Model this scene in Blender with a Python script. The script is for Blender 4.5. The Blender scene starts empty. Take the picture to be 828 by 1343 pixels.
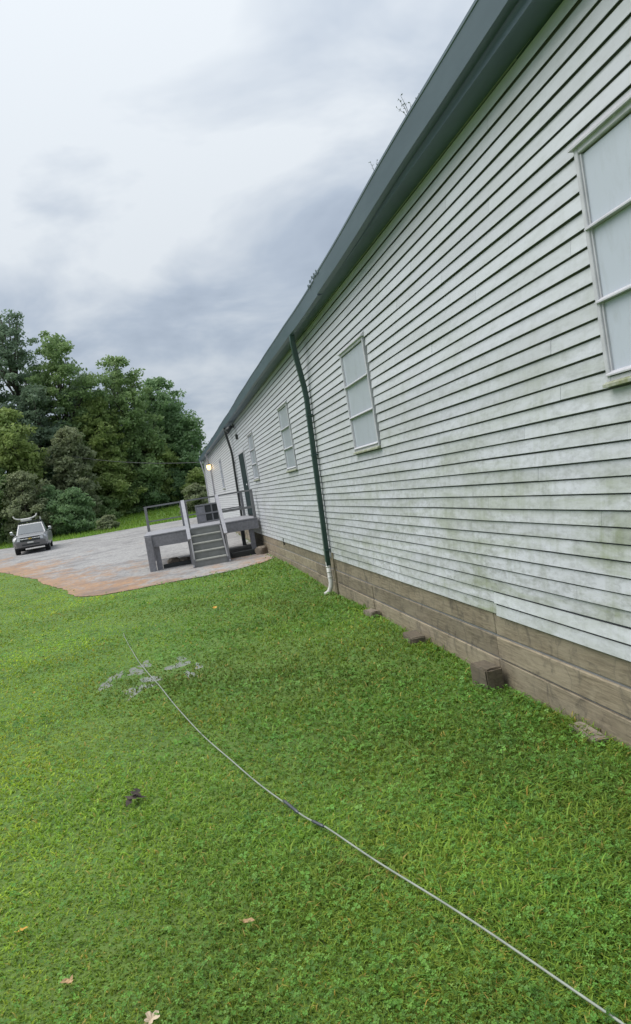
import bpy, bmesh, math, random
import numpy as np
from mathutils import Vector, Matrix
random.seed(7); rng = np.random.default_rng(7)
S = bpy.context.scene; COL = S.collection
R = math.radians
# ------------------------------------------------------------------ camera
F_PX, PW, PH = 1000.0, 828, 1343
ROLL, PITCH, YAW, EYE = R(9.32), R(2.40), R(10.52), 1.85
Fv = Vector((math.sin(YAW)*math.cos(PITCH), math.cos(YAW)*math.cos(PITCH), -math.sin(PITCH)))
R0 = Vector((math.cos(YAW), -math.sin(YAW), 0)); U0 = R0.cross(Fv)
Rv = math.cos(ROLL)*R0 - math.sin(ROLL)*U0; Uv = math.sin(ROLL)*R0 + math.cos(ROLL)*U0
cam = bpy.data.cameras.new('camera'); cam.sensor_fit = 'HORIZONTAL'; cam.sensor_width = 36
cam.lens = F_PX/PW*36; cam.clip_start = .05; cam.clip_end = 2000
co = bpy.data.objects.new('camera', cam); COL.objects.link(co)
m = Matrix((Rv, Uv, -Fv)).transposed().to_4x4(); m.translation = (0, 0, EYE); co.matrix_world = m
S.camera = co
def px(x, y): return Fv*F_PX + Rv*(x-PW/2) + Uv*(PH/2-y)
def at_x(x, y, X): d = px(x, y); d = d*(X/d.x); return Vector((d.x, d.y, d.z+EYE))
def at_y(x, y, Y): d = px(x, y); d = d*(Y/d.y); return Vector((d.x, d.y, d.z+EYE))
def at_z(x, y, z=0.): d = px(x, y); d = d*((z-EYE)/d.z); return Vector((d.x, d.y, z))
# ------------------------------------------------------------------ sky, sun, exposure
SUN_EL, SUN_AZ = R(58), R(-80)            # azimuth measured from +Y towards +X
sdir = Vector((math.sin(SUN_AZ)*math.cos(SUN_EL), math.cos(SUN_AZ)*math.cos(SUN_EL), math.sin(SUN_EL)))
W = bpy.data.worlds.new('World'); S.world = W; W.use_nodes = True
nt = W.node_tree; N = nt.nodes; L = nt.links; N.clear()
def nd(tree, typ, **kw):
    n = tree.nodes.new(typ)
    for k, v in kw.items(): setattr(n, k, v)
    return n
out = nd(nt, 'ShaderNodeOutputWorld'); bg = nd(nt, 'ShaderNodeBackground'); bg.inputs[1].default_value = .1
L.new(bg.outputs[0], out.inputs[0])
sky = nd(nt, 'ShaderNodeTexSky', sky_type='NISHITA', sun_disc=False, sun_elevation=SUN_EL, sun_rotation=SUN_AZ)
tc = nd(nt, 'ShaderNodeTexCoord'); sep = nd(nt, 'ShaderNodeSeparateXYZ'); L.new(tc.outputs['Generated'], sep.inputs[0])
def mth(tree, op, a, b=None, c=None, clamp=False):
    n = nd(tree, 'ShaderNodeMath', operation=op, use_clamp=clamp)
    for i, v in enumerate((a, b, c)):
        if v is None: continue
        if isinstance(v, (int, float)): n.inputs[i].default_value = v
        else: tree.links.new(v, n.inputs[i])
    return n.outputs[0]
zc = mth(nt, 'MAXIMUM', sep.outputs[2], 0.0)
den = mth(nt, 'ADD', zc, .22)
cx_ = mth(nt, 'DIVIDE', sep.outputs[0], den); cy_ = mth(nt, 'DIVIDE', sep.outputs[1], den)
cmb = nd(nt, 'ShaderNodeCombineXYZ'); L.new(cx_, cmb.inputs[0]); L.new(cy_, cmb.inputs[1]); cmb.inputs[2].default_value = 3.7
nz = nd(nt, 'ShaderNodeTexNoise'); nz.inputs['Scale'].default_value = 1.9; nz.inputs['Detail'].default_value = 5; nz.inputs['Roughness'].default_value = .54
nz.inputs['Distortion'].default_value = .35
L.new(cmb.outputs[0], nz.inputs['Vector'])
# bright patch where the cloud is thin, off the sun's direction
dt = nd(nt, 'ShaderNodeVectorMath', operation='DOT_PRODUCT'); L.new(tc.outputs['Generated'], dt.inputs[0])
GL_EL, GL_AZ = R(33), R(-14)
dt.inputs[1].default_value = (math.sin(GL_AZ)*math.cos(GL_EL), math.cos(GL_AZ)*math.cos(GL_EL), math.sin(GL_EL))
glow = mth(nt, 'POWER', mth(nt, 'MAXIMUM', dt.outputs['Value'], 0.0), 8.0)
ramp = nd(nt, 'ShaderNodeMapRange'); ramp.inputs[1].default_value = .34; ramp.inputs[2].default_value = .66
ramp.inputs[3].default_value = 0; ramp.inputs[4].default_value = 1; L.new(nz.outputs[0], ramp.inputs[0])
# cloud level: darker towards the horizon, brighter overhead, broken by the noise
lift = nd(nt, 'ShaderNodeMapRange', interpolation_type='SMOOTHSTEP'); lift.inputs[1].default_value = .17; lift.inputs[2].default_value = .44; L.new(zc, lift.inputs[0])
lev = mth(nt, 'ADD', mth(nt, 'MULTIPLY', lift.outputs[0], .22), mth(nt, 'MULTIPLY', ramp.outputs[0], .44))
lev = mth(nt, 'ADD', lev, mth(nt, 'MULTIPLY', glow, .36), clamp=True)
cr = nd(nt, 'ShaderNodeValToRGB'); L.new(lev, cr.inputs[0])
cr.color_ramp.elements[0].position = .0; cr.color_ramp.elements[0].color = (.31, .375, .475, 1)
cr.color_ramp.elements[1].position = .68; cr.color_ramp.elements[1].color = (.83, .88, .925, 1)
e = cr.color_ramp.elements.new(.34); e.color = (.51, .585, .69, 1)
sc = nd(nt, 'ShaderNodeVectorMath', operation='SCALE'); L.new(mth(nt, 'MULTIPLY_ADD', zc, 3.0, 3.75), sc.inputs['Scale']); L.new(cr.outputs[0], sc.inputs[0])   # overcast: zenith about twice the horizon
mx = nd(nt, 'ShaderNodeMixRGB'); mx.inputs[0].default_value = .95; L.new(sky.outputs[0], mx.inputs[1]); L.new(sc.outputs[0], mx.inputs[2])
L.new(mx.outputs[0], bg.inputs[0])
sl = bpy.data.lights.new('sun', 'SUN'); sl.energy = 1.5; sl.angle = R(60); sl.color = (1, .96, .9)
so = bpy.data.objects.new('sun', sl); COL.objects.link(so); so.rotation_euler = (-sdir).to_track_quat('-Z', 'Y').to_euler(); so.location = (-20, 10, 40)
S.view_settings.view_transform = 'Standard'; S.view_settings.look = 'None'; S.view_settings.exposure = 1.0; S.view_settings.gamma = 1
S.view_settings.use_curve_mapping = False
# ------------------------------------------------------------------ materials
def new_mat(name):
    mt = bpy.data.materials.new(name); mt.use_nodes = True
    t = mt.node_tree; b = t.nodes['Principled BSDF']; return mt, t, b
def noise(t, scale=(1, 1, 1), sc_=1., detail=4, rough=.55, dist=0., w=None, coord='Position'):
    if coord == 'Position': g = nd(t, 'ShaderNodeNewGeometry'); o = g.outputs['Position']
    else: g = nd(t, 'ShaderNodeTexCoord'); o = g.outputs[coord]
    mp = nd(t, 'ShaderNodeMapping'); mp.inputs['Scale'].default_value = scale
    if w: mp.inputs['Location'].default_value = (w, w*.7, w*1.3)
    t.links.new(o, mp.inputs[0])
    n = nd(t, 'ShaderNodeTexNoise'); n.inputs['Scale'].default_value = sc_; n.inputs['Detail'].default_value = detail
    n.inputs['Roughness'].default_value = rough; n.inputs['Distortion'].default_value = dist
    t.links.new(mp.outputs[0], n.inputs['Vector']); return n.outputs[0]
def ramp_(t, v, a, b, lo=0., hi=1.):
    n = nd(t, 'ShaderNodeMapRange'); n.inputs[1].default_value = a; n.inputs[2].default_value = b
    n.inputs[3].default_value = lo; n.inputs[4].default_value = hi; t.links.new(v, n.inputs[0]); return n.outputs[0]
def mixc(t, f, a, b, mode='MIX'):
    n = nd(t, 'ShaderNodeMixRGB', blend_type=mode)
    for i, v in enumerate((f, a, b)):
        if isinstance(v, (int, float)): n.inputs[i].default_value = v
        elif isinstance(v, tuple): n.inputs[i].default_value = (*v[:3], 1)
        else: t.links.new(v, n.inputs[i])
    return n.outputs[0]
def bump(t, b, v, strength=.3, dist=.01):
    n = nd(t, 'ShaderNodeBump'); n.inputs['Strength'].default_value = strength; n.inputs['Distance'].default_value = dist
    t.links.new(v, n.inputs['Height']); t.links.new(n.outputs[0], b.inputs['Normal'])
def rnd(t): return nd(t, 'ShaderNodeObjectInfo').outputs['Random']
def simple(name, c1, c2=None, rough=.6, scale=(1, 1, 1), sc_=4, metal=0, bmp=0, spec=.5, var=0):
    mt, t, b = new_mat(name); b.inputs['Roughness'].default_value = rough; b.inputs['Metallic'].default_value = metal
    b.inputs['Specular IOR Level'].default_value = spec
    c2 = c2 or tuple(v*.75 for v in c1)
    n = noise(t, scale, sc_, 5, .6)
    c = mixc(t, ramp_(t, n, .3, .7), c1, c2)
    if var: c = mixc(t, 1., c, nd_gray(t, var), 'MULTIPLY')
    t.links.new(c, b.inputs['Base Color'])
    if bmp: bump(t, b, n, bmp, .01)
    return mt
def nd_gray(t, var):
    v = ramp_(t, rnd(t), 0, 1, 1-var, 1+var*.3)
    c = nd(t, 'ShaderNodeCombineXYZ')
    for i in range(3): t.links.new(v, c.inputs[i])
    return c.outputs[0]
def siding_mat(name, clean, stain_amt):
    mt, t, b = new_mat(name); b.inputs['Roughness'].default_value = .42
    g = nd(t, 'ShaderNodeNewGeometry'); s = nd(t, 'ShaderNodeSeparateXYZ'); t.links.new(g.outputs['Position'], s.inputs[0])
    low = ramp_(t, s.outputs[2], .4, 3.0, 1., .16)
    big = ramp_(t, noise(t, (1, .42, 2.2), 1.7, 6, .66, .5), .41, .62)
    drip = ramp_(t, noise(t, (1, 3.2, .35), 2.1, 4, .6, .3, 5.), .50, .76)
    fine = ramp_(t, noise(t, (1, 2.0, 5.0), 4.5, 5, .7, .2, 9.), .45, .8)
    near = ramp_(t, s.outputs[1], 16., 4., .45, 1.)
    al = mth(t, 'MULTIPLY', mth(t, 'MULTIPLY', mth(t, 'ADD', mth(t, 'MULTIPLY', big, .75), mth(t, 'MULTIPLY', drip, .45), clamp=True), low), near)
    c = mixc(t, mth(t, 'MULTIPLY', al, .85*stain_amt, clamp=True), clean, (.27, .305, .20))
    gr = mth(t, 'MULTIPLY', mth(t, 'MULTIPLY', fine, ramp_(t, s.outputs[2], .4, 3.2, 1., .2)), .6*stain_amt, clamp=True)
    c = mixc(t, gr, c, (.15, .16, .125))
    chalk = ramp_(t, noise(t, (1, .8, 2.), .9, 3, .5, 0, 2.), .4, .7, 0., .35)
    c = mixc(t, chalk, c, tuple(min(1, v*.86) for v in (clean[0], clean[1]*.985, clean[2])))
    c = mixc(t, 1., c, nd_gray(t, .09), 'MULTIPLY')
    t.links.new(c, b.inputs['Base Color'])
    t.links.new(ramp_(t, al, 0, 1, .4, .75), b.inputs['Roughness'])
    bump(t, b, noise(t, (1, .5, 6), 14, 3, .5), .06, .004)
    return mt
M = {}
M['siding'] = siding_mat('siding', (.61, .63, .675), 1.55)
M['siding_new'] = siding_mat('siding_new', (.65, .675, .72), .8)
M['siding_white'] = siding_mat('siding_white', (.72, .73, .755), .35)
def wood_mat(name, c1, c2, c3):
    mt, t, b = new_mat(name); b.inputs['Roughness'].default_value = .85
    g1 = noise(t, (6, .7, 9), 5, 6, .72, .6); g2 = ramp_(t, noise(t, (1, 1.4, 3), 1.4, 5, .65, .6, 3.), .4, .68)
    g3 = ramp_(t, noise(t, (1, 3.2, 2.4), 2.0, 5, .65, 1.0, 8.), .52, .70)
    c = mixc(t, ramp_(t, g1, .36, .64), c1, c2); c = mixc(t, mth(t, 'MULTIPLY', g2, .65), c, c3); c = mixc(t, mth(t, 'MULTIPLY', g3, .6), c, (.055, .05, .042))
    c = mixc(t, 1., c, nd_gray(t, .28), 'MULTIPLY')
    t.links.new(c, b.inputs['Base Color']); bump(t, b, g1, .5, .006); return mt
M['plank'] = wood_mat('weathered_plank', (.32, .265, .185), (.15, .122, .082), (.36, .31, .225))
M['block'] = wood_mat('old_block', (.15, .12, .085), (.09, .075, .055), (.13, .11, .075))
M['stone'] = simple('stone', (.27, .23, .18), (.15, .125, .10), .9, sc_=12, bmp=.5)
M['gutter'] = simple('gutter_paint', (.09, .130, .158), (.068, .104, .128), .45, (1, .4, 2), 3)
M['soffit'] = simple('soffit_paint', (.095, .14, .175), (.065, .10, .13), .6, (2, .5, 1), 2)
M['roof'] = simple('roof', (.12, .14, .15), None, .7)
M['green'] = simple('downspout_paint', (.022, .055, .05), (.035, .075, .065), .4, (1, 1, .5), 6)
M['black'] = simple('black_paint', (.02, .024, .025), (.035, .04, .04), .5)
M['white'] = simple('white_plastic', (.7, .7, .68), (.5, .49, .44), .5, sc_=8)
M['frame'] = simple('window_paint', (.58, .58, .62), (.46, .46, .49), .45, (1, 2, 2), 5)
M['sill'] = simple('sill_mossy', (.42, .44, .38), (.20, .22, .11), .7, (1, 5, 5), 4)
M['dark'] = simple('dark_void', (.012, .013, .014), None, .9)
M['door'] = simple('door_paint', (.016, .03, .032), (.024, .04, .04), .8, spec=.12)
M['sheath'] = simple('sheathing', (.24, .245, .25), None, .9)
def pane_mat():
    mt, t, b = new_mat('frosted_pane'); b.inputs['Roughness'].default_value = .16
    n = ramp_(t, noise(t, (1, 3, 1.2), 3.2, 5, .65, .5), .52, .75, 0, .55)
    c = mixc(t, n, (.49, .53, .60), (.40, .43, .46)); t.links.new(c, b.inputs['Base Color']); return mt
M['pane'] = pane_mat()
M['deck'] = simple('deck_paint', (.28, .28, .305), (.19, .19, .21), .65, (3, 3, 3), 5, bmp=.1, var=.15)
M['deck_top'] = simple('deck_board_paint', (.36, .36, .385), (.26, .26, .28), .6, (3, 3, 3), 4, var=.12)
M['rail'] = simple('rail_paint', (.40, .40, .43), (.30, .30, .33), .6, (3, 3, 3), 4)
M['rail_dark'] = simple('rail_dark', (.22, .222, .235), (.16, .162, .17), .65)
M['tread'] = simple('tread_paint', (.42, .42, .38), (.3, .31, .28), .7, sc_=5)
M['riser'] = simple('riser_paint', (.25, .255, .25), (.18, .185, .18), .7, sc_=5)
M['cable'] = simple('cable_sheath', (.34, .37, .32), (.22, .25, .21), .5, sc_=9)
M['coupling'] = simple('coupling_metal', (.12, .13, .14), (.06, .07, .08), .4, metal=.5)
def grass_mat(name, a, b_, c3, sc_, tr=.25, rough=.5, yellow=.35):
    mt, t, b = new_mat(name)
    n1 = noise(t, (1, 1, 0), sc_, 5, .6, .3); n2 = noise(t, (1, 1, 0), sc_*9, 3, .6, 0, 4.); n3 = noise(t, (1, 1, 0), .55, 3, .6, .4, 8.)
    c = mixc(t, ramp_(t, n1, .35, .65), a, b_); c = mixc(t, ramp_(t, n2, .48, .75, 0, .7), c, c3)
    c = mixc(t, ramp_(t, n3, .45, .7, 0, yellow), c, (.20, .19, .04))
    r = nd(t, 'ShaderNodeVertexColor'); r.layer_name = 'tint'
    c = mixc(t, 1., c, r.outputs[0], 'MULTIPLY')
    t.links.new(c, b.inputs['Base Color']); b.inputs['Roughness'].default_value = rough; b.inputs['Specular IOR Level'].default_value = .22
    tb = nd(t, 'ShaderNodeBsdfTranslucent'); t.links.new(c, tb.inputs[0])
    ms = nd(t, 'ShaderNodeMixShader'); ms.inputs[0].default_value = tr
    t.links.new(b.outputs[0], ms.inputs[1]); t.links.new(tb.outputs[0], ms.inputs[2])
    t.links.new(ms.outputs[0], t.nodes['Material Output'].inputs[0]); return mt
M['grass'] = grass_mat('grass_blade', (.225, .365, .048), (.145, .275, .042), (.285, .42, .065), .8, .42)
M['clover'] = grass_mat('clover_leaf', (.15, .335, .055), (.10, .255, .045), (.215, .40, .075), 1.5, .35, .38, .15)
def lawn_mat():
    mt, t, b = new_mat('lawn_soil'); b.inputs['Roughness'].default_value = .9
    n1 = noise(t, (1, 1, 0), 1.1, 5, .6, .3); n2 = noise(t, (1, 1, 0), 22, 4, .7)
    c = mixc(t, ramp_(t, n1, .35, .65), (.14, .26, .035), (.09, .19, .03)); c = mixc(t, ramp_(t, n2, .4, .68, 0, .6), c, (.05, .06, .022))
    n3 = noise(t, (1, 1, 0), .2, 4, .6, .3, 3.); c = mixc(t, ramp_(t, n3, .45, .7, 0, .45), c, (.15, .20, .04))
    t.links.new(c, b.inputs['Base Color']); bump(t, b, n2, .8, .03); return mt
M['lawn'] = lawn_mat()
def gravel_mat():
    mt, t, b = new_mat('gravel'); b.inputs['Roughness'].default_value = .9
    n1 = noise(t, (1, 1, 0), 30, 4, .7); n2 = noise(t, (1, .45, 0), .38, 5, .62, .7, 2.); n4 = noise(t, (1, .6, 0), 2.4, 5, .7, .3, 6.)
    c = mixc(t, ramp_(t, mth(t, 'MULTIPLY_ADD', noise(t, (1, .5, 0), 6, 4, .75, 0, 9.), .6, mth(t, 'MULTIPLY', n1, .4)), .28, .72), (.24, .236, .232), (.48, .47, .455))
    g = nd(t, 'ShaderNodeNewGeometry'); s = nd(t, 'ShaderNodeSeparateXYZ'); t.links.new(g.outputs['Position'], s.inputs[0])
    # clay shows along the lawn-side edge of the drive, where the stone has washed off
    y_edge = mth(t, 'ADD', s.outputs[1], mth(t, 'MULTIPLY', mth(t, 'MINIMUM', s.outputs[0], -1.8), 2.6))
    edge = mth(t, 'ADD', ramp_(t, y_edge, 12.0, 23., .17, -.08), ramp_(t, s.outputs[0], -1.6, .4, 0., -.10))
    cl = ramp_(t, mth(t, 'ADD', mth(t, 'ADD', mth(t, 'MULTIPLY', n2, .55), mth(t, 'MULTIPLY', n4, .45)), edge), .50, .62, 0, .9)
    c = mixc(t, cl, c, mixc(t, n1, (.50, .265, .11), (.33, .20, .115)))
    sp = noise(t, (1, .6, 0), 9, 3, .8, 0, 7.); c = mixc(t, ramp_(t, sp, .42, .66, 0, .55), c, (.13, .125, .13))
    n3 = noise(t, (1, 1, 0), 1.0, 4, .6, 0, 5.); c = mixc(t, ramp_(t, n3, .45, .7, 0, .6), c, (.12, .115, .12))
    t.links.new(c, b.inputs['Base Color']); return mt
M['gravel'] = gravel_mat()
def water_mat():
    mt, t, b = new_mat('puddle_water'); b.inputs['Base Color'].default_value = (.30, .315, .29, 1); b.inputs['Roughness'].default_value = .10
    b.inputs['IOR'].default_value = 1.33; b.inputs['Specular IOR Level'].default_value = .9
    bump(t, b, noise(t, (1, 1, 1), 30, 2), .05, .01); return mt
M['water'] = water_mat()
def leaf_mat(name, a, b_, tr=.48):
    mt, t, b = new_mat(name)
    n1 = noise(t, (1, 1, 1), .45, 5, .65, .3); n2 = noise(t, (1, 1, 1), 6, 2, .5, 0, 4.)
    c = mixc(t, ramp_(t, n1, .35, .65), a, b_); c = mixc(t, ramp_(t, n2, .35, .7, 0, .5), c, tuple(v*1.25 for v in a))
    t.links.new(c, b.inputs['Base Color']); b.inputs['Roughness'].default_value = .55; b.inputs['Specular IOR Level'].default_value = .3
    tb = nd(t, 'ShaderNodeBsdfTranslucent'); t.links.new(c, tb.inputs[0])
    ms = nd(t, 'ShaderNodeMixShader'); ms.inputs[0].default_value = tr
    t.links.new(b.outputs[0], ms.inputs[1]); t.links.new(tb.outputs[0], ms.inputs[2])
    t.links.new(ms.outputs[0], t.nodes['Material Output'].inputs[0]); return mt
M['leaf_dark'] = leaf_mat('leaf_blue_green', (.22, .30, .19), (.17, .245, .17))
M['leaf_mid'] = leaf_mat('leaf_mid_green', (.27, .375, .15), (.21, .315, .145))
M['leaf_yel'] = leaf_mat('leaf_yellow_green', (.33, .41, .135), (.26, .355, .13))
M['leaf_olive'] = leaf_mat('leaf_grey_olive', (.30, .335, .19), (.24, .285, .165))
M['leaf_deep'] = leaf_mat('leaf_deep_green', (.235, .355, .165), (.18, .29, .145))
M['bark'] = simple('bark', (.11, .095, .08), (.06, .05, .042), .9, (3, 3, .6), 5, bmp=.5)
M['weed'] = leaf_mat('weed_leaf', (.06, .10, .04), (.05, .08, .04))
M['carpaint'] = simple('car_paint', (.34, .345, .355), (.30, .305, .315), .28, metal=.55, sc_=.6)
M['glass'] = simple('windscreen', (.09, .12, .14), (.06, .08, .10), .1, sc_=2, spec=.4)
M['tyre'] = simple('tyre_rubber', (.018, .018, .019), None, .85)
M['rim'] = simple('rim_metal', (.35, .35, .36), None, .35, metal=.8)
M['chrome'] = simple('chrome', (.55, .56, .58), None, .22, metal=.9)
M['lens'] = simple('headlight_lens', (.72, .74, .76), (.5, .52, .55), .12, sc_=9, spec=.8)
M['bumper'] = simple('bumper_grey', (.16, .15, .15), (.12, .115, .115), .55)
M['gold'] = simple('emblem_gold', (.55, .40, .10), None, .35, metal=.6)
# ------------------------------------------------------------------ helpers
class MB:
    def __init__(s): s.v = []; s.f = []; s.sm = []
    def add(s, vs, fs, smooth=False):
        o = len(s.v); s.v += [tuple(v) for v in vs]; s.f += [tuple(i+o for i in f) for f in fs]; s.sm += [smooth]*len(fs); return s
    def box(s, a, b, bev=0.):
        x0, y0, z0 = [min(p, q) for p, q in zip(a, b)]; x1, y1, z1 = [max(p, q) for p, q in zip(a, b)]
        if bev <= 0:
            return s.add([(x0,y0,z0),(x1,y0,z0),(x1,y1,z0),(x0,y1,z0),(x0,y0,z1),(x1,y0,z1),(x1,y1,z1),(x0,y1,z1)],
                     [(0,3,2,1),(4,5,6,7),(0,1,5,4),(1,2,6,5),(2,3,7,6),(3,0,4,7)])
        bm = bmesh.new(); bmesh.ops.create_cube(bm, size=1)
        for v in bm.verts: v.co = Vector((x0+(v.co.x+.5)*(x1-x0), y0+(v.co.y+.5)*(y1-y0), z0+(v.co.z+.5)*(z1-z0)))
        bmesh.ops.bevel(bm, geom=bm.edges[:], offset=min(bev, .45*min(x1-x0, y1-y0, z1-z0)), segments=1, affect='EDGES')
        bm.verts.index_update(); s.add([v.co[:] for v in bm.verts], [[v.index for v in f.verts] for f in bm.faces]); bm.free(); return s
    def bar(s, p, q, w, h, up=(0, 0, 1)):         # rectangular bar from p to q
        p = Vector(p); q = Vector(q); d = (q-p).normalized(); a = d.cross(Vector(up)); 
        if a.length < 1e-4: a = Vector((1, 0, 0))
        a.normalize(); b = a.cross(d); vs = []
        for c in (p, q):
            for i, j in ((-1,-1),(1,-1),(1,1),(-1,1)): vs.append(c + a*(i*w/2) + b*(j*h/2))
        return s.add(vs, [(0,1,2,3),(7,6,5,4),(0,4,5,1),(1,5,6,2),(2,6,7,3),(3,7,4,0)])
    def tube(s, pts, rad, n=8, caps=True):
        pts = [Vector(p) for p in pts]; rad = rad if hasattr(rad, '__len__') else [rad]*len(pts); vs = []; up = None
        for i, p in enumerate(pts):
            d = (pts[min(i+1, len(pts)-1)]-pts[max(i-1, 0)]).normalized()
            if up is None: up = Vector((0,0,1)) if abs(d.z) < .9 else Vector((1,0,0))
            a = d.cross(up).normalized(); up = a.cross(d)
            for k in range(n):
                t = 2*math.pi*k/n; vs.append(p + (a*math.cos(t)+up*math.sin(t))*rad[i])
        fs = [(i*n+k, i*n+(k+1) % n, (i+1)*n+(k+1) % n, (i+1)*n+k) for i in range(len(pts)-1) for k in range(n)]
        if caps: fs += [tuple(range(n))[::-1], tuple(range((len(pts)-1)*n, len(pts)*n))]
        return s.add(vs, fs, True)
    def extrude(s, prof, y0, y1, closed=True):    # profile in (x,z) swept along y
        n = len(prof); vs = [(x, y0, z) for x, z in prof]+[(x, y1, z) for x, z in prof]
        fs = [(i, (i+1) % n, n+(i+1) % n, n+i) for i in range(n if closed else n-1)]
        if closed: fs += [tuple(range(n))[::-1], tuple(range(n, 2*n))]
        return s.add(vs, fs)
    def loft(s, rings, caps=True, smooth=False):
        n = len(rings[0]); vs = [p for r in rings for p in r]
        fs = [(i*n+k, i*n+(k+1) % n, (i+1)*n+(k+1) % n, (i+1)*n+k) for i in range(len(rings)-1) for k in range(n)]
        if caps: fs += [tuple(range(n))[::-1], tuple(range((len(rings)-1)*n, len(rings)*n))]
        return s.add(vs, fs, smooth)
    def build(s, name, mat, parent=None, loc=None):
        me = bpy.data.meshes.new(name); me.from_pydata(s.v, [], s.f); me.update()
        bm = bmesh.new(); bm.from_mesh(me); bmesh.ops.recalc_face_normals(bm, faces=bm.faces); bm.to_mesh(me); bm.free()
        if any(s.sm): me.polygons.foreach_set('use_smooth', s.sm)
        return link(name, me, mat, parent, loc)
def link(name, me, mat, parent=None, loc=None):
    o = bpy.data.objects.new(name, me)
    if mat is not None and not me.materials: me.materials.append(M[mat] if isinstance(mat, str) else mat)
    COL.objects.link(o)
    if parent is not None: o.parent = parent
    if loc is not None: o.location = loc
    return o
def tag(o, label=None, cat=None, group=None, kind=None):
    if label: o['label'] = label
    if cat: o['category'] = cat
    if group: o['group'] = group
    if kind: o['kind'] = kind
    return o
def thing(name, label, cat, loc=(0, 0, 0), rz=0, group=None):
    o = bpy.data.objects.new(name, None); COL.objects.link(o); o.location = loc; o.rotation_euler = (0, 0, rz); o.empty_display_size = .2
    return tag(o, label, cat, group)
def npmesh(name, V, Fq, tint=None):
    me = bpy.data.meshes.new(name); k = Fq.shape[1]
    me.vertices.add(len(V)); me.vertices.foreach_set('co', V.astype(np.float32).ravel())
    me.loops.add(Fq.size); me.loops.foreach_set('vertex_index', Fq.astype(np.int32).ravel())
    me.polygons.add(len(Fq)); me.polygons.foreach_set('loop_start', np.arange(0, Fq.size, k, dtype=np.int32))
    me.polygons.foreach_set('loop_total', np.full(len(Fq), k, np.int32))
    if tint is not None:
        a = me.attributes.new('tint', 'FLOAT_COLOR', 'POINT'); a.data.foreach_set('color', np.c_[tint, np.ones(len(tint))].astype(np.float32).ravel())
    me.polygons.foreach_set('use_smooth', np.zeros(len(Fq), bool)); me.update(); me.validate(); return me
# ------------------------------------------------------------------ terrain
XW = 2.45                                            # outer face of the long wall
def zg(x, y):
    x = np.asarray(x, float); y = np.asarray(y, float)
    fade = np.clip((15-y)/6, 0, 1)
    u = .022*np.sin(x*1.3+.6*y)+.018*np.sin(y*.9-1.1*x+1)+.012*np.sin(2.7*x+1.9*y)
    wall = -.09*np.clip((x-1.4)/1.0, 0, 1)*np.clip((17-y)/5, 0, 1)
    rise = .021*np.clip(y-22, 0, 33)
    bank = .075*np.clip(y-55, 0, 22)
    return u*fade+wall+rise+bank
def Z(x, y): return float(zg(x, y))
xs = np.unique(np.r_[-160, -110, -70, -45, -30, np.arange(-22, -6, 2), np.arange(-6, 3.01, .3), np.arange(4, 14, 2), 20, 30, 60, 110, 160])
ys = np.unique(np.r_[-60, -30, -12, np.arange(-6, 18.01, .3), 20, 22, 26, 30, 36, 42, 48, 55, 60, 70, 95, 140, 260])
gx, gy = np.meshgrid(xs, ys); V = np.c_[gx.ravel(), gy.ravel(), zg(gx, gy).ravel()]
nx = len(xs); ii, jj = np.meshgrid(np.arange(nx-1), np.arange(len(ys)-1)); a = (jj*nx+ii).ravel()
lawn = link('lawn', npmesh('lawn', V, np.c_[a, a+1, a+1+nx, a+nx]), 'lawn'); tag(lawn, 'mown green lawn along the long building', None, kind='structure')
# gravel drive: outline on the ground plane, lawn-side edge ragged
edge = [(-36, 66), (-20, 55), (-12.5, 46.5), (-7.1, 32.4), (-5.2, 27.7), (-3.6, 22.8), (-2.5, 18.9), (-1.8, 18.3), (-1.1, 18.2), (-.5, 18.3), (.16, 18.4), (1.05, 18.4), (1.9, 18.9), (2.44, 19.9)]
def ragged(pts, amp, step=.25):
    o = []
    for (x0, y0), (x1, y1) in zip(pts[:-1], pts[1:]):
        n = max(2, int(math.hypot(x1-x0, y1-y0)/step))
        for k in range(n):
            t = k/n; x = x0+(x1-x0)*t; y = y0+(y1-y0)*t
            o.append((x+amp*(math.sin(3.1*x+2.3*y)*.5+random.uniform(-.5, .5)), y+amp*(math.cos(2.7*x-1.9*y)*.5+random.uniform(-.5, .5))))
    o.append(pts[-1]); return o
edge_r = ragged(edge, .10)
far = [(2.44, 52.0), (-2, 51.8), (-6, 50.8), (-10, 52.5), (-16, 57), (-36, 74)]
outline = edge_r + far
def clip_poly(poly, y0, keep_above):
    o = []
    for i in range(len(poly)):
        p, q = poly[i], poly[(i+1) % len(poly)]
        pi = (p[1] >= y0) == keep_above; qi = (q[1] >= y0) == keep_above
        if pi: o.append(p)
        if pi != qi:
            t = (y0-p[1])/(q[1]-p[1]); o.append((p[0]+t*(q[0]-p[0]), y0))
    return o
bm = bmesh.new()
for lo, hi in ((None, 22), (22, 55), (55, None)):
    pl = outline
    if lo: pl = clip_poly(pl, lo, True)
    if hi: pl = clip_poly(pl, hi, False)
    if len(pl) < 3: continue
    vs = [bm.verts.new((x, y, Z(x, y)+.014)) for x, y in pl]
    es = [bm.edges.new((vs[i], vs[(i+1) % len(vs)])) for i in range(len(vs))]
    bmesh.ops.triangle_fill(bm, edges=es, use_beauty=True)
bmesh.ops.recalc_face_normals(bm, faces=bm.faces)
for f_ in bm.faces:
    if f_.normal.z < 0: f_.normal_flip()
me = bpy.data.meshes.new('gravel_drive'); bm.to_mesh(me); bm.free()
tag(link('gravel_drive', me, 'gravel'), 'grey gravel drive stained with orange clay', None, kind='structure')
OUT = np.array(outline)
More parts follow.
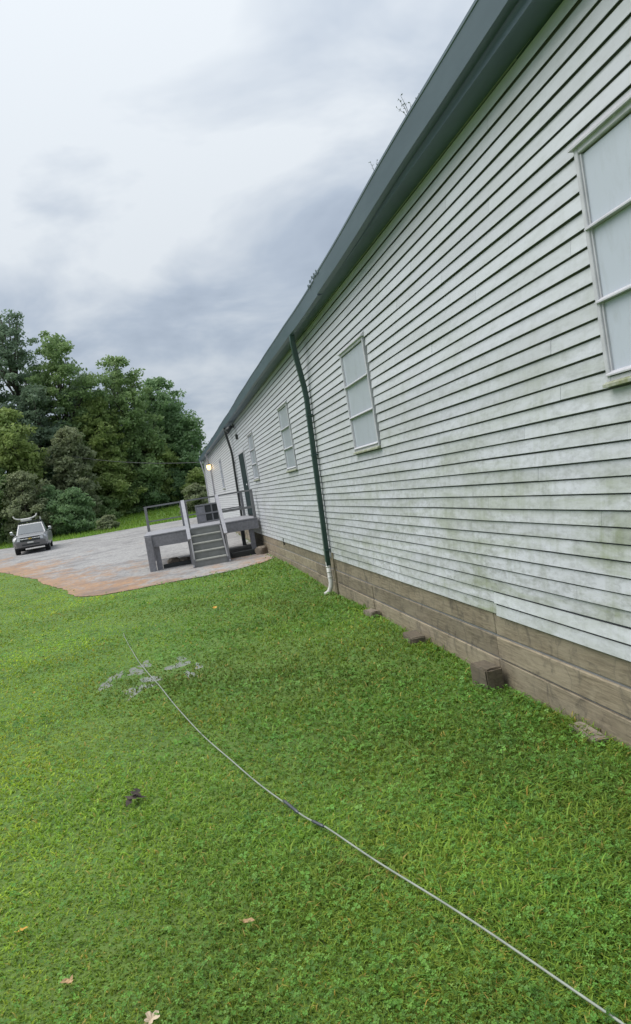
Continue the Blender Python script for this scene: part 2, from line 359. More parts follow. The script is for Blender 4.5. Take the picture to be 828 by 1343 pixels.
def in_gravel(x, y):
    inside = np.zeros(len(x), bool); px_, py_ = OUT[:, 0], OUT[:, 1]; j = len(OUT)-1
    for i in range(len(OUT)):
        c = ((py_[i] > y) != (py_[j] > y)) & (x < (px_[j]-px_[i])*(y-py_[i])/(py_[j]-py_[i]+1e-12)+px_[i]); inside ^= c; j = i
    return inside
# ------------------------------------------------------------------ puddles
PUD = [(-.60, 8.15, .17, .42, .1), (-.70, 9.15, .15, .40, .3), (-.98, 8.75, .10, .45, -.1), (-.20, 9.05, .16, .36, .2), (-.06, 8.35, .08, .35, .0)]
PUD = [(x+dx, y+dy, a_*k, b_*k, sk) for (x, y, a_, b_, sk) in PUD for dx, dy, k in ((-.04, -.16, .75), (.06, .24, .62))]
for i, (x, y, a_, b_, sk) in enumerate(PUD):
    vs = []
    for k in range(36):
        t = 2*math.pi*k/36; r_ = 1+.28*math.sin(3*t+i)+.2*math.sin(5*t+2*i)+random.uniform(-.12, .12)
        vs.append((x+a_*r_*math.cos(t)+sk*.3*math.sin(t)*b_, y+b_*r_*math.sin(t)))
    zt = sum(Z(*v) for v in vs)/36+.001
    b = MB(); b.add([(vx, vy, zt) for vx, vy in vs], [tuple(range(36))]); o = b.build('puddle', 'water')
    tag(o, 'shallow rain puddle shining between the grass', None, group='rain puddles in the lawn', kind='structure')
# ------------------------------------------------------------------ long building
TOP = 4.15; S0 = .52; EXP = .0981; NC = 38; Y0B, Y1B = -4., 49.
bld = thing('long_building', 'long single-storey building with stained pale clapboard siding and plank skirting', 'building', (XW, 0, 0))
def P(mb, name, mat, parent=bld): return mb.build(name, mat, parent if parent is not None else None)
# everything under bld is in bld space: x measured from wall face (outwards is -x)
WX = .031                                            # sheathing plane behind the siding face
body = MB(); body.box((WX, Y0B, .02), (9.5, Y1B, TOP)); P(body, 'wall', 'sheath')
WIN = [(3.82, 'a'), (9.65, 'b'), (15.50, 'c'), (21.75, 'd'), (34.9, 'e')]; WW, WZ0, WZ1 = 1.17, 2.115, 3.385
DOOR = (23.5, 25.3, 1.06, 3.06)
def cuts(z0, z1, g=.022):
    c = []
    for yl, _ in WIN:
        if z1 > WZ0+.03 and z0 < WZ1-.03: c.append((yl-WW-g, yl+.004))
    if z1 > DOOR[2]+.01 and z0 < DOOR[3]-.02: c.append((DOOR[0]-.02, DOOR[1]+.02))
    return c
prof = [(.0135, EXP-.012), (.0, .0), (.0006, -.0015), (.0050, .0), (.0165, EXP-.0115)]       # thin hollow-backed board: dark reveal above and behind it
pieces = []
for k in range(NC):
    z = S0+k*EXP
    if k < 2: js = [Y0B, 1.9, 5.88, 9.3+.4*k]
    else: js = [Y0B, Y0B+1.0+((k*1.37) % 3.66)]
    while js[-1] < 26.9: js.append(js[-1]+3.66+random.uniform(-.25, .1))
    js = [j for j in js if j < 27.0]+[27.4]
    y = 27.4+2.2+((k*1.9) % 3.3)
    while y < Y1B-.5: js.append(y); y += 3.66
    js.append(Y1B)
    for a_, b_ in zip(js[:-1], js[1:]):
        segs = [(a_, b_)]
        for c0, c1 in cuts(z, z+EXP):
            ns = []
            for s0, s1 in segs:
                if c1 <= s0 or c0 >= s1: ns.append((s0, s1)); continue
                if c0 > s0: ns.append((s0, c0))
                if c1 < s1: ns.append((c1, s1))
            segs = ns
        for s0, s1 in segs:
            if s1-s0 > .05: pieces.append((s0, s1, k, z))
pieces.sort(key=lambda p: (p[1] < 2.2, p[0]))
rest = {'siding': MB(), 'siding_white': MB()}; n_ind = 0
for (s0, s1, k, z) in pieces:
    dz = random.uniform(-.0010, .0010); dx = random.uniform(-.0012, .0012); mat = 'siding'
    if k < 2 and s1 <= 5.9: dz = -.007-.006*(k == 0); dx = -.005; mat = 'siding_new' 
    if s0 > 27.3: mat = 'siding_white'
    pf = [(x+dx, min(q+dz, TOP-.001-z)) for x, q in prof]
    if n_ind < 298:
        b = MB(); tl = random.uniform(-.0025, .0025); n = len(pf); A, B = s0+.0012, s1-.0012
        segn = max(1, int((B-A)/1.2)); rings = []
        for q in range(segn+1):
            yy = A+(B-A)*q/segn; wv = .0022*math.sin(yy*2.1+k*.7)+tl*(q/segn-.5); ox = .0022*math.sin(yy*1.3+k*1.9)
            rings.append([(x+ox, yy, zz+wv) for x, zz in pf])
        b.loft(rings); o = b.build('clapboard', mat, bld); o.location.z = z; n_ind += 1
    else:
        rest[mat if mat != 'siding_new' else 'siding'].extrude([(x, q+z) for x, q in pf], s0+.001, s1-.001)
for kx, b in rest.items():
    if b.v: tag(b.build('far_clapboards', kx, bld), kind='stuff')
# plank skirting
js = [Y0B, -1.95+0, 1.97, 6.0, 10.03, 14.1, 18.2, 22.3, 26.3, 30.4, 34.5, 38.6, 42.6, 46.2, Y1B]
hts = [.50, .318, .118, -.10]
for a_, b_ in zip(js[:-1], js[1:]):
    for r_ in range(3):
        zt, zb = hts[r_]+(.06 if r_ == 0 else 0), hts[r_+1]+.006
        if r_ == 2: zb = -.22
        ox = random.uniform(-.010, .008)+.020-.004*r_; tilt = random.uniform(-.006, .006)
        b = MB(); b.box((ox, a_+.007, zb), (ox+.045, b_-.007, zt-.010), .006)
        for i, v in enumerate(b.v):
            tt = (v[1]-a_)/(b_-a_)-.5; b.v[i] = (v[0], v[1], v[2]+tilt*tt)
        b.build('skirting_plank', 'plank', bld)
b = MB(); b.box((.07, Y0B+.01, -.2), (.2, Y1B-.01, .56)); b.build('sill_beam', 'dark', bld)
# eaves: soffit, fascia, roof, gutter lengths
b = MB(); b.box((-.15, Y0B-.2, TOP), (WX+.2, Y1B+.25, TOP+.02)); b.build('soffit', 'soffit', bld)
b = MB(); b.box((-.172, Y0B-.2, TOP-.006), (-.151, Y1B+.25, TOP+.20)); b.build('fascia', 'soffit', bld)
rp = [(-.15, TOP+.225), (4.76, TOP+1.48), (9.76, TOP+.225), (9.76, TOP+.205), (4.76, TOP+1.45), (-.15, TOP+.205)]
b = MB(); b.extrude(rp, Y0B-.3, Y1B+.3); b.build('roof', 'roof', bld)
b = MB(); b.extrude([(0.1, TOP), (9.4, TOP), (4.76, TOP+1.38)], Y0B+.05, Y1B-.05); b.build('gable', 'siding_white', bld)
gY = [0, 4, 5.6, 8.3, 9.5, 11.1, 16.4, 23, 46, 50]; gZ = [.065, .045, .025, -.035, -.045, -.06, -.01, -.03, -.02, -.02]
gprof = [(-.252, .222), (-.260, .218), (-.260, .198), (-.254, .194), (-.240, .012), (-.176, .010), (-.176, .014), (-.236, .016), (-.249, .192), (-.255, .200), (-.255, .212), (-.249, .216)]
GJ = [Y0B-.25, 9.38, 21.2, 33.1, Y1B+.28]
for gi, (a_, b_) in enumerate(zip(GJ[:-1], GJ[1:])):
    b = MB(); n = max(2, int((b_-a_)/.4)); rings = []
    for q in range(n+1):
        y = a_+.004+(b_-a_-.008)*q/n; dz = float(np.interp(y, gY, gZ))*1.0+(.012 if gi == 0 else 0)+.003*math.sin(y*2.3)
        dx = .008*math.sin(y*.8+gi)+(-.010 if gi == 0 else 0)
        rings.append([(x+dx*(1 if x < -.25 else .3), y, TOP+zz+dz) for x, zz in gprof])
    b.loft(rings); b.build('gutter', 'gutter', bld)
b = MB()                                             # torn lip at the gutter joint
for q in range(5):
    y = 9.05+q*.14; zt = TOP+.222-.05+random.uniform(-.01, .02)
    b.add([(-.266, y, zt-.02), (-.270, y+.10, zt-.02), (-.279, y+.07, zt+random.uniform(.02, .05)), (-.262, y+.02, zt+.015), (-.249, y+.05, zt)], [(0,1,2,3), (3,2,4)])
b.build('torn_lip', 'gutter', bld)
# windows: > sash bars, panes, sill, cap
for wi, (yl, _) in enumerate(WIN):
    y1, y0 = yl, yl-WW; fw = .036; b = MB()
    b.box((-.018, y0, WZ0), (.06, y0+fw, WZ1), .004); b.box((-.018, y1-fw, WZ0), (.06, y1, WZ1), .004)
    b.box((-.016, y0+fw, WZ1-fw), (.06, y1-fw, WZ1), .004); b.box((-.016, y0+fw, WZ0), (.06, y1-fw, WZ0+fw*.8), .004)
    w = b.build('window', 'frame', bld)
    for q in range(3):
        z0 = WZ0+.034+q*(WZ1-WZ0-.076)/3; z1 = WZ0+.034+(q+1)*(WZ1-WZ0-.076)/3
        b = MB(); tl = .004*random.uniform(-1, 1)
        b.add([(.002+tl, y0+fw+.006, z0+.02), (.002-tl, y1-fw-.006, z0+.02), (.006, y1-fw-.006, z1-.004), (.006, y0+fw+.006, z1-.004)], [(0,1,2,3)]); b.build('pane', 'pane', w)
        b = MB()
        for aa, bb in (((y0+fw-.002, z0), (y0+fw+.014, z1)), ((y1-fw-.014, z0), (y1-fw+.002, z1))): b.box((-.006, aa[0], aa[1]), (.02, bb[0], bb[1]))
        b.extrude([(-.030, z0-.002), (-.030, z0+.006), (-.004, z0+.024), (.02, z0+.024), (.02, z0-.002)], y0+fw*.4, y1-fw*.4)
        b.build('sash', 'frame', w)
    b = MB(); b.extrude([(-.04, WZ0-.026), (-.04, WZ0-.010), (-.016, WZ0+.004), (.02, WZ0+.004), (.02, WZ0-.026)], y0-.012, y1+.012); b.build('sill', 'sill', w)
    b = MB(); b.extrude([(-.038, WZ1-.004), (-.038, WZ1+.008), (.016, WZ1+.058), (.016, WZ1-.004)], y0-.03, y1+.022); b.build('head_flashing', 'frame', w)
# door
b = MB(); y0, y1, z0, z1 = DOOR
for aa, bb in (((-.02, y0, z0), (.05, y0+.06, z1)), ((-.02, y1-.06, z0), (.05, y1, z1)), ((-.022, y0, z1-.001), (.05, y1, z1+.10))): b.box(aa, bb, .004)
dr = b.build('door', 'frame', bld)
b = MB(); b.box((-.014, y0+.062, z0+.02), (.03, y1-.062, z1-.004)); b.build('door_leaf', 'door', dr)
b = MB()
for q in range(2): b.box((-.020, y0+.25, z0+.25+q*.85), (-.012, y1-.25, z0+.95+q*.85), .003)
b.build('door_panel', 'door', dr)
b = MB(); b.tube([(-.07, y0+.16, z0+.98), (-.01, y0+.16, z0+.98)], [.03, .015], 8); b.build('door_handle', 'chrome', dr)
# downspouts
def downspout(y, mat, zend, boot_mat, w=.095, d=.075, boot=True, lean=.62):
    zz = TOP-.03+float(np.interp(y, gY, gZ)); b = MB()
    path = [(-.205, zz+.05), (-.205, zz-.06), (-.165, zz-.28), (-.075, zz-.74), (-.06, zz-.92), (-.058, zend)]
    ax = []
    for i, (x, z) in enumerate(path):
        p0 = path[max(i-1, 0)]; p1 = path[min(i+1, len(path)-1)]; t = Vector((p1[0]-p0[0], 0, p1[1]-p0[1])).normalized(); nrm = Vector((t.z, 0, -t.x))
        ring = []
        for u, v in ((-.42,-.5),(.42,-.5),(.5,-.42),(.5,.42),(.42,.5),(-.42,.5),(-.5,.42),(-.5,-.42)):
            ring.append((x+nrm.x*u*d, y+v*w+.012*math.sin(z*1.7+y)-lean*max(0, z-.4)/3.7-(.35 if i < 2 else .2 if i == 2 else 0)*lean, z+nrm.z*u*d))
        ax.append(ring)
    b.loft(ax); ds = b.build('downspout', mat, bld)
    b = MB()
    for zs in (zz-1.2, (zz+zend)/2, zend+.25): yl_ = y-lean*max(0, zs-.4)/3.7; b.box((-.098, yl_-w*.75, zs), (-.002, yl_+w*.75, zs+.025))
    b.build('strap', mat, ds)
    if boot:
        b = MB(); g = Z(XW-.06, y)
        b.tube([(-.06, y, zend+.06), (-.06, y, g+.20), (-.075, y, g+.13), (-.12, y-.01, g+.055), (-.20, y-.02, g+.02)], [.040, .041, .042, .042, .040], 12); b.build('elbow', boot_mat, ds)
        b = MB()
        for q in range(3): b.tube([(-.06, y, zend-.01-.09*q), (-.06, y, zend-.03-.09*q)], .045, 12)
        b.build('collar', boot_mat, ds)
    return ds
downspout(12.50, 'green', .40, 'white')
downspout(27.4, 'black', .55, 'white')
downspout(41.7, 'rail', .3, 'white'); downspout(48.85, 'frame', .3, 'white')
b = MB(); b.bar((-.012, 12.30, -.1), (-.006, 12.26, .62), .03, .022); b.build('conduit', 'plank', bld)
b = MB(); b.bar((.001, 17.9, .44), (.001, 17.9, .60), .03, .02); b.build('bracket', 'black', bld)
# flood light, junction box, lamp on the far wall
fl = thing('floodlight', 'black twin floodlight mounted under the eave above the door', 'light', (XW-.02, 25.1, 4.02))
b = MB(); b.box((-.04, -.06, -.06), (.0, .06, .06), .01); b.build('mount', 'black', fl)
for s_ in (-1, 1):
    b = MB(); b.tube([(-.04, s_*.04, 0), (-.10, s_*.13, -.03)], .018, 6); b.build('arm', 'black', fl)
    b = MB(); b.tube([(-.08, s_*.13, .0), (-.15, s_*.16, -.06), (-.27, s_*.19, -.16)], [.04, .07, .095], 10); b.build('lamp_head', 'black', fl)
jb = MB(); jb.box((-.07, -.06, -.08), (0, .06, .08), .01); o = jb.build('junction_box', 'black', None, (XW-.002, 24.6, 3.62)); tag(o, 'small black junction box on siding below the floodlight', 'box')
lp = thing('wall_lantern', 'glowing warm wall lantern on the far white siding', 'lamp', (XW-.01, 40.6, 3.42))
b = MB(); b.box((-.03, -.06, -.11), (0, .06, .11), .008); b.bar((-.02, 0, .1), (-.16, 0, .17), .02, .02); b.build('bracket', 'black', lp)
b = MB(); b.loft([[(-.16+r_*math.cos(t), r_*math.sin(t), z) for t in [2*math.pi*k/8 for k in range(8)]] for r_, z in ((.02, .2), (.13, .12), (.12, .11))]); b.build('cap', 'black', lp)
mt, t, b_ = new_mat('lamp_glow'); b_.inputs['Base Color'].default_value = (1, .8, .45, 1); b_.inputs['Emission Color'].default_value = (1, .66, .22, 1); b_.inputs['Emission Strength'].default_value = 1.6; M['glow'] = mt
b = MB(); b.loft([[(-.16+r_*math.cos(t), r_*math.sin(t), z) for t in [2*math.pi*k/10 for k in range(10)]] for r_, z in ((.05, -.16), (.10, -.10), (.115, .0), (.10, .108))], True, True); b.build('globe', 'glow', lp)
# ------------------------------------------------------------------ deck with steps
DZ, DY0, DY1, DX0, DX1 = 1.05, 22.2, 25.6, -.88, XW-.06
dk = thing('entrance_deck', 'grey painted wooden deck with rails and steps at the side door', 'deck', (.8, 23.9, 0))
def DB(): return MB()
def dbuild(b, name, mat, parent=None):
    b.v = [(x-.8, y-23.9, z) for x, y, z in b.v]; return b.build(name, mat, parent or dk)
y = DY0+.0
while y < DY1-.05:
    b = DB(); b.box((DX0-.02, y, DZ-.035+random.uniform(-.002, .002)), (DX1, y+.137, DZ), .004); dbuild(b, 'deck_board', 'deck_top'); y += .142
for yy in (DY0+.02, DY1-.06): b = DB(); b.box((DX0, yy, DZ-.30), (DX1, yy+.04, DZ-.037)); dbuild(b, 'rim_joist', 'deck')
b = DB(); b.box((DX0+.002, DY0+.061, DZ-.28), (DX0+.042, DY1-.061, DZ-.037)); dbuild(b, 'rim_joist', 'deck')
for xx in np.arange(-.4, 2.3, .42): b = DB(); b.box((xx, DY0+.062, DZ-.24), (xx+.04, DY1-.062, DZ-.038)); dbuild(b, 'joist', 'deck')
for (x, y_, w_) in ((DX0-.0, DY0-.03, .19), (DX0+.21, DY0+.062, .15), (.30, DY0+.07, .10), (1.28, DY0+.07, .10), (DX0+.06, DY1-.22, .12), (1.0, DY1-.22, .1), (2.1, DY0+.1, .14), (2.1, DY1-.3, .12)):
    b = DB(); g = Z(x, y_); top = DZ-.301 if y_ != DY0-.03 else DZ-.04
    b.box((x, y_ if y_ != DY0-.03 else DY0-.11, g-.05), (x+w_, (y_+w_) if y_ != DY0-.03 else DY0+.018, top), .006); dbuild(b, 'post', 'deck')
# front skirt trim, slightly lower fascia on the left bay
b = DB(); b.box((-.685, DY0-.012, DZ-.36), (.36, DY0+.018, DZ-.06)); dbuild(b, 'fascia_board', 'deck')
b = DB(); b.box((1.36, DY0-.012, DZ-.32), (DX1, DY0+.018, DZ-.06)); dbuild(b, 'fascia_board', 'deck')
# rails
def post(x, y_, z0=DZ, z1=1.83, w_=.085, mat='rail_dark'): b = DB(); b.box((x-w_/2, y_-w_/2, z0), (x+w_/2, y_+w_/2, z1), .005); dbuild(b, 'rail_post', mat)
RT = 1.84
for x, y_ in ((1.34, DY0+.05), (DX1-.06, DY0+.05), (.40, DY0+.05), (DX0+.05, DY1-.08), (.32, DY1-.08), (DX1-.06, DY1-.08)): post(x, y_)
def rail(p, q, w_=.09, h_=.045, mat='rail_dark', name='handrail'): b = DB(); b.bar(p, q, w_, h_); dbuild(b, name, mat)
rail((1.30, DY0+.05, RT+.012), (DX1-.02, DY0+.05, RT+.012)); rail((1.385, DY0+.05, 1.37), (DX1-.105, DY0+.05, 1.37), .04, .07, name='mid_rail')
rail((DX0, DY1-.08, RT+.012), (DX1-.02, DY1-.08, RT+.012), .09, .05, 'rail_dark'); rail((DX0+.095, DY1-.08, 1.37), (.277, DY1-.08, 1.37), .025, .04, 'rail_dark', 'mid_rail'); rail((.365, DY1-.08, 1.37), (DX1-.105, DY1-.08, 1.37), .025, .04, 'rail_dark', 'mid_rail')
# steps
SX0, SX1, NB = .36, 1.30, 5; rise = DZ/NB; run = .29; SY1 = DY0-.012
gz = 0.0
for k in range(NB):
    zt = DZ-rise*k; yf = SY1-run*k
    b = DB(); b.box((SX0+.045, yf-.026, max(gz-.03, zt-rise+.001)), (SX1-.045, yf-.002, zt-.038)); dbuild(b, 'riser', 'riser')
    if k: b = DB(); b.box((SX0+.045, yf-.045, zt-.036), (SX1-.045, yf+run-.028, zt), .005); dbuild(b, 'tread', 'tread')
b = DB(); b.box((SX0+.02, SY1-.04, DZ-.036), (SX1-.02, SY1-.002, DZ+.003), .004); dbuild(b, 'tread', 'deck_top')
for x in (SX0, SX1-.04):
    yb = SY1-run*(NB-1)-.05; b = DB(); b.extrude([(SY1-.001, DZ-.36), (SY1-.001, DZ-.05), (SY1-.10, DZ-.04), (yb, .17), (yb, -.04), (yb+.34, -.04)], x, x+.04)
    b.v = [(yv, xv, zv) for xv, yv, zv in b.v]; dbuild(b, 'stringer', 'rail_dark')
    xo = x-.045 if x < 1 else x+.045
    b = DB(); b.box((xo-.0, yb-.02, -.05), (xo+.04, yb+.07, .83), .005); dbuild(b, 'newel_post', 'rail_dark')
    b = DB(); b.bar((xo+.02, yb-.08, .80), (xo+.02, DY0+.03, 1.87), .095, .04); dbuild(b, 'stair_rail', 'rail')
    b = DB(); b.box((xo-.005, yb-.045, .02), (xo+.045, yb-.021, .08), .008); dbuild(b, 'post_foot', 'rail')
# low open frame standing on the deck
cr_ = thing('open_crate', 'low grey frame with dark square openings standing on the deck behind the steps', 'crate', (1.13, 25.05, DZ), R(-2))
b = MB()
for x in (-.36, -.10, .14, .36): b.box((x-.022, -.02, 0), (x+.022, .02, .60), .004)
for z in (.0, .27, .555): b.box((-.382, -.026, z), (.382, .026, z+.05), .004)
b.build('frame', 'rail_dark', cr_)
b = MB(); b.box((-.37, .02, .02), (.37, .34, .56)); b.build('case', 'black', cr_)
for x0, x1 in ((-.338, -.122),):
    for z in (.052, .322): b = MB(); b.box((x0, -.012, z), (x1, .012, z+.216), .003); b.build('panel', 'deck', cr_)
# stones and timber under and beside the deck
def rock(name, c, s, label, cat, mat='stone', seed=0, group=None):
    bm = bmesh.new(); bmesh.ops.create_icosphere(bm, subdivisions=3, radius=1); r_ = random.Random(seed); ph = [r_.uniform(0, 6) for _ in range(9)]
    for v in bm.verts:
        n = v.co.copy(); d = 1+.16*math.sin(3*n.x+ph[0])*math.cos(2.5*n.y+ph[1])+.12*math.sin(5*n.z+4*n.x+ph[2])+.07*math.sin(9*n.y+ph[3])*math.sin(8*n.x+ph[4])
        for ax in range(3): v.co[ax] = max(-.8, min(.8, n[ax]*d))*s[ax]*1.2
    me = bpy.data.meshes.new(name); bm.to_mesh(me); bm.free()
    o = link(name, me, mat); o.location = c; o.rotation_euler = (0, 0, r_.uniform(0, 3)); return tag(o, label, cat, group)
rock('rubble_stone', (-.20, 23.2, .10), (.19, .18, .14), 'brown rubble stone lying under the open bay of the deck', 'stone', seed=1)
rock('rubble_stone', (.12, 23.2, .08), (.2, .16, .12), 'smaller flat stone beside the rubble stone under the deck', 'stone', seed=2)
rock('corner_stone', (2.28, 21.6, .08), (.14, .16, .16), 'squat dark stone at the skirting corner below the deck rail', 'stone', seed=3)
b = MB(); b.box((-.42, -.1, -.02), (.42, .1, .17), .012); o = b.build('dark_timber', 'black', None, (1.86, 21.95, Z(1.8, 22))); o.rotation_euler.z = R(4); tag(o, 'dark timber baulk lying on the ground between steps and wall', 'timber')
b = MB(); b.box((-.40, -.12, -.02), (.40, .12, .12), .012); o = b.build('dark_timber', 'black', None, (-.1, 22.55, Z(0, 22.5))); tag(o, 'dark timber baulk on the ground under the open deck bay', 'timber')
# ------------------------------------------------------------------ blocks along the skirting
def lump(name, mat, loc, size, rz, label, cat, seed=0):
    bm = bmesh.new(); bmesh.ops.create_cube(bm, size=1); bmesh.ops.bevel(bm, geom=bm.edges[:], offset=.06, segments=2, affect='EDGES'); bmesh.ops.subdivide_edges(bm, edges=bm.edges[:], cuts=2, use_grid_fill=True)
    r_ = random.Random(seed)
    for v in bm.verts: v.co += Vector([r_.uniform(-.018, .018) for _ in range(3)])
    for v in bm.verts: v.co = Vector((v.co.x*size[0], v.co.y*size[1], (v.co.z+.5)*size[2]-.05))
    me = bpy.data.meshes.new(name); bm.to_mesh(me); bm.free(); o = link(name, me, mat, None, loc); o.rotation_euler.z = rz; return tag(o, label, cat)
lump('timber_block', 'block', (2.34, 6.02, Z(2.3, 6)), (.15, .32, .23), R(3), 'brown timber block standing against the plank skirting', 'block', 1)
lump('flat_brick', 'block', (2.33, 7.95, Z(2.3, 8)), (.16, .42, .13), R(-4), 'flat weathered brick half sunk beside the skirting', 'brick', 2)
lump('field_stone', 'stone', (2.36, 9.85, Z(2.3, 9.8)), (.13, .30, .12), R(8), 'rough brown stone at the skirting near the downspout elbow', 'stone', 3)
lump('field_stone', 'stone', (2.37, 4.5, Z(2.3, 4.5)), (.10, .36, .09), R(-3), 'low stone half buried at the skirting below the widest window', 'stone', 4)
# ------------------------------------------------------------------ cable on the lawn
cp = [(1.45, .8), (1.03, 2.2), (.83, 2.85), (.66, 3.4), (.51, 3.9), (.44, 4.06), (.38, 4.27), (.14, 5.2), (-.15, 6.44), (-.33, 7.4), (-.50, 8.4), (-.68, 9.5), (-.96, 11.4), (-1.05, 12.2)]
pts = []
for i in range(len(cp)-1):
    p0, p1, p2, p3 = [Vector(cp[min(max(j, 0), len(cp)-1)]) for j in (i-1, i, i+1, i+2)]
    for k in range(8):
        t = k/8; q = .5*((2*p1)+(p2-p0)*t+(2*p0-5*p1+4*p2-p3)*t*t+(3*p1-p0-3*p2+p3)*t**3); pts.append((q.x, q.y))
CAB = np.array(pts); cable = thing('lawn_cable', 'pale grey cable trailing across the lawn with dark couplings', 'cable', (.4, 4.2, 0))
def cz(x, y): return Z(x, y)+.040-.004*max(0, y-4)
b = MB(); b.tube([(x-.4, y-4.2, cz(x, y)+.004*math.sin(y*5)) for x, y in pts], [.0047]*len(pts), 8); b.build('sheath', 'cable', cable)
for (xa, ya), (xb, yb), w_ in (((.405, 4.17), (.35, 4.39), .0105), ((.50, 3.92), (.455, 4.02), .010)):
    b = MB(); n = 6; b.tube([(xa+(xb-xa)*k/n-.4, ya+(yb-ya)*k/n-4.2, cz(xa, ya)+.002) for k in range(n+1)], [.007, w_, w_*.85, w_, w_*.85, w_, .007], 10); b.build('coupling', 'coupling', cable)
# ------------------------------------------------------------------ fallen leaves and litter
M['dead_y'] = simple('leaf_yellow', (.62, .36, .05), (.45, .25, .04), .7, sc_=30); M['dead_t'] = simple('leaf_tan', (.50, .33, .17), (.34, .21, .10), .7, sc_=30); M['dead_p'] = simple('leaf_pale', (.62, .50, .36), (.45, .35, .24), .7, sc_=30)
M['dead_d'] = simple('leaf_rot', (.075, .055, .045), (.035, .028, .024), .8, sc_=30)
def leaf(px_, py_, size, mat, label, rz, lobes=5, seed=0):
    p = at_z(px_, py_, .05); r_ = random.Random(seed); vs = [(0, 0, .0)]; n = lobes*4
    for k in range(n):
        t = 2*math.pi*k/n; rr = size*(.5+.5*abs(math.cos(t*lobes/2)))*(1+.25*math.cos(t))*r_.uniform(.85, 1.1); vs.append((rr*math.cos(t), rr*.8*math.sin(t), .35*rr*abs(math.sin(t))*r_.uniform(.5, 1.2)))
    b = MB(); b.add(vs, [(0, 1+k, 1+(k+1) % n) for k in range(n)]); b.tube([(-size*.5, 0, 0), (-size*1.2, size*.15, .01)], .0015, 4)
    o = b.build('fallen_leaf', mat, None, (p.x, p.y, Z(p.x, p.y)+.045)); o.rotation_euler = (r_.uniform(-.25, .25), r_.uniform(-.25, .25), rz); return tag(o, label, 'leaf')
leaf(28, 1217, .027, 'dead_y', 'small bright yellow fallen leaf in the clover', .5, 3, 1)
leaf(88, 1284, .037, 'dead_t', 'tan lobed fallen leaf curled in the grass', 2.2, 5, 2)
leaf(198, 1334, .037, 'dead_p', 'pale cream fallen leaf lying flat in the grass', .9, 5, 3)
leaf(325, 1209, .028, 'dead_t', 'narrow brown fallen leaf between cable and yellow leaf', 0.1, 2, 4)
leaf(282, 797, .06, 'dead_y', 'yellow fallen leaf on the lawn in front of the steps', 1.4, 3, 5)
leaf(55, 862, .05, 'dead_t', 'rust coloured fallen leaf on the open lawn near the drive', 1.4, 3, 6)
p = at_z(178, 1055, .03); dc = MB()
for q in range(16):
    a_ = random.uniform(0, 6.28); d_ = random.uniform(0, .06); c = Vector((d_*math.cos(a_)*.7, d_*math.sin(a_)*1.5, random.uniform(.0, .03))); s_ = random.uniform(.02, .045); t_ = random.uniform(0, 3.1)
    u = Vector((math.cos(t_), math.sin(t_), random.uniform(-.5, .5)))*s_; v = Vector((-math.sin(t_), math.cos(t_), random.uniform(-.5, .5)))*s_*.5
    dc.add([c-u, c-v*.9, c+u, c+v], [(0,1,2,3)])
o = dc.build('leaf_litter', 'dead_d', None, (p.x, p.y, Z(p.x, p.y)+.04)); tag(o, 'dark clump of rotted leaves on the open lawn', 'litter')
# ------------------------------------------------------------------ grass
def field(n, r0, r1, a0, a1):
    lr = rng.uniform(math.log(r0), math.log(r1), n); az = rng.uniform(a0, a1, n); r_ = np.exp(lr)
    x = r_*np.sin(az); y = r_*np.cos(az); k = (x < XW-.015) & ~in_gravel(x+rng.normal(0, .13, n), y+rng.normal(0, .16, n))
    for (u, v, a_, b_, sk) in PUD:
        q = ((x-u)/(a_*1.05))**2+((y-v)/(b_*1.05))**2 < 1; k &= ~(q & (rng.random(n) < .35))
    d = np.full(n, 9.)
    for i in range(0, len(CAB)): d = np.minimum(d, np.hypot(x-CAB[i, 0], y-CAB[i, 1]))
    return x[k], y[k], r_[k], d[k]
def patch(x, y, s, ph=0.): return .5+.25*(np.sin(x*s+ph+1.7*np.sin(y*s*.6+ph))+np.sin(y*s*1.1-ph+1.3*np.sin(x*s*.8)))
# blades
x, y, r_, dc_ = field(440000, 1.7, 34, R(-42), R(62)); n = len(x)
h = rng.uniform(.018, .042, n)*np.clip(.86+.2*(x+.3), .76, 1.12)*(.65+.8*patch(x, y, 1.7)*patch(x, y, 4.1, 2))*(1+.012*r_); tall = rng.random(n) < .02; h[tall] *= 1.6
h = h*(1+.9*np.clip((x-2.15)/.25, 0, 1)*rng.random(n)); h = np.where(dc_ < .07, np.minimum(h, .026), h)
w = rng.uniform(.0020, .0040, n)*(r_/2.6)**.72
dr_ = rng.uniform(0, 2*np.pi, n); ln = h*rng.uniform(.4, 1.9, n); tw = dr_+rng.normal(0, .5, n)
dx, dy = np.cos(dr_)*ln, np.sin(dr_)*ln; wx, wy = -np.sin(tw)*w, np.cos(tw)*w; z0 = zg(x, y)-.004
V = np.empty((n, 5, 3)); 
V[:, 0] = np.c_[x-wx, y-wy, z0]; V[:, 1] = np.c_[x+wx, y+wy, z0]
V[:, 2] = np.c_[x+dx*.4-wx*.9, y+dy*.4-wy*.9, z0+h*.68]; V[:, 3] = np.c_[x+dx*.4+wx*.9, y+dy*.4+wy*.9, z0+h*.68]
V[:, 4] = np.c_[x+dx, y+dy, z0+h*rng.uniform(.65, 1.05, n)]
base = np.arange(n)*5; F1 = np.stack([base, base+1, base+3, base, base+3, base+2, base+2, base+3, base+4], 1).reshape(-1, 3)
tn = (rng.uniform(.6, 1.35, n)*(.80+.36*patch(x, y, 2.1, .7))*(.78+.40*patch(x, y, .9, 3.)))[:, None]*np.ones((1, 3)); strip = np.clip((-x-.05-.03*y)/1.2, 0, 1)[:, None]; tn = tn*(1+strip*np.array([[.75, .52, .20]])); dry = rng.random(n) < .045; tn[dry] = np.array([2.4, 1.25, 2.2]); yl = rng.random(n) < .15; tn[yl] *= np.array([1.2, 1.05, .9])
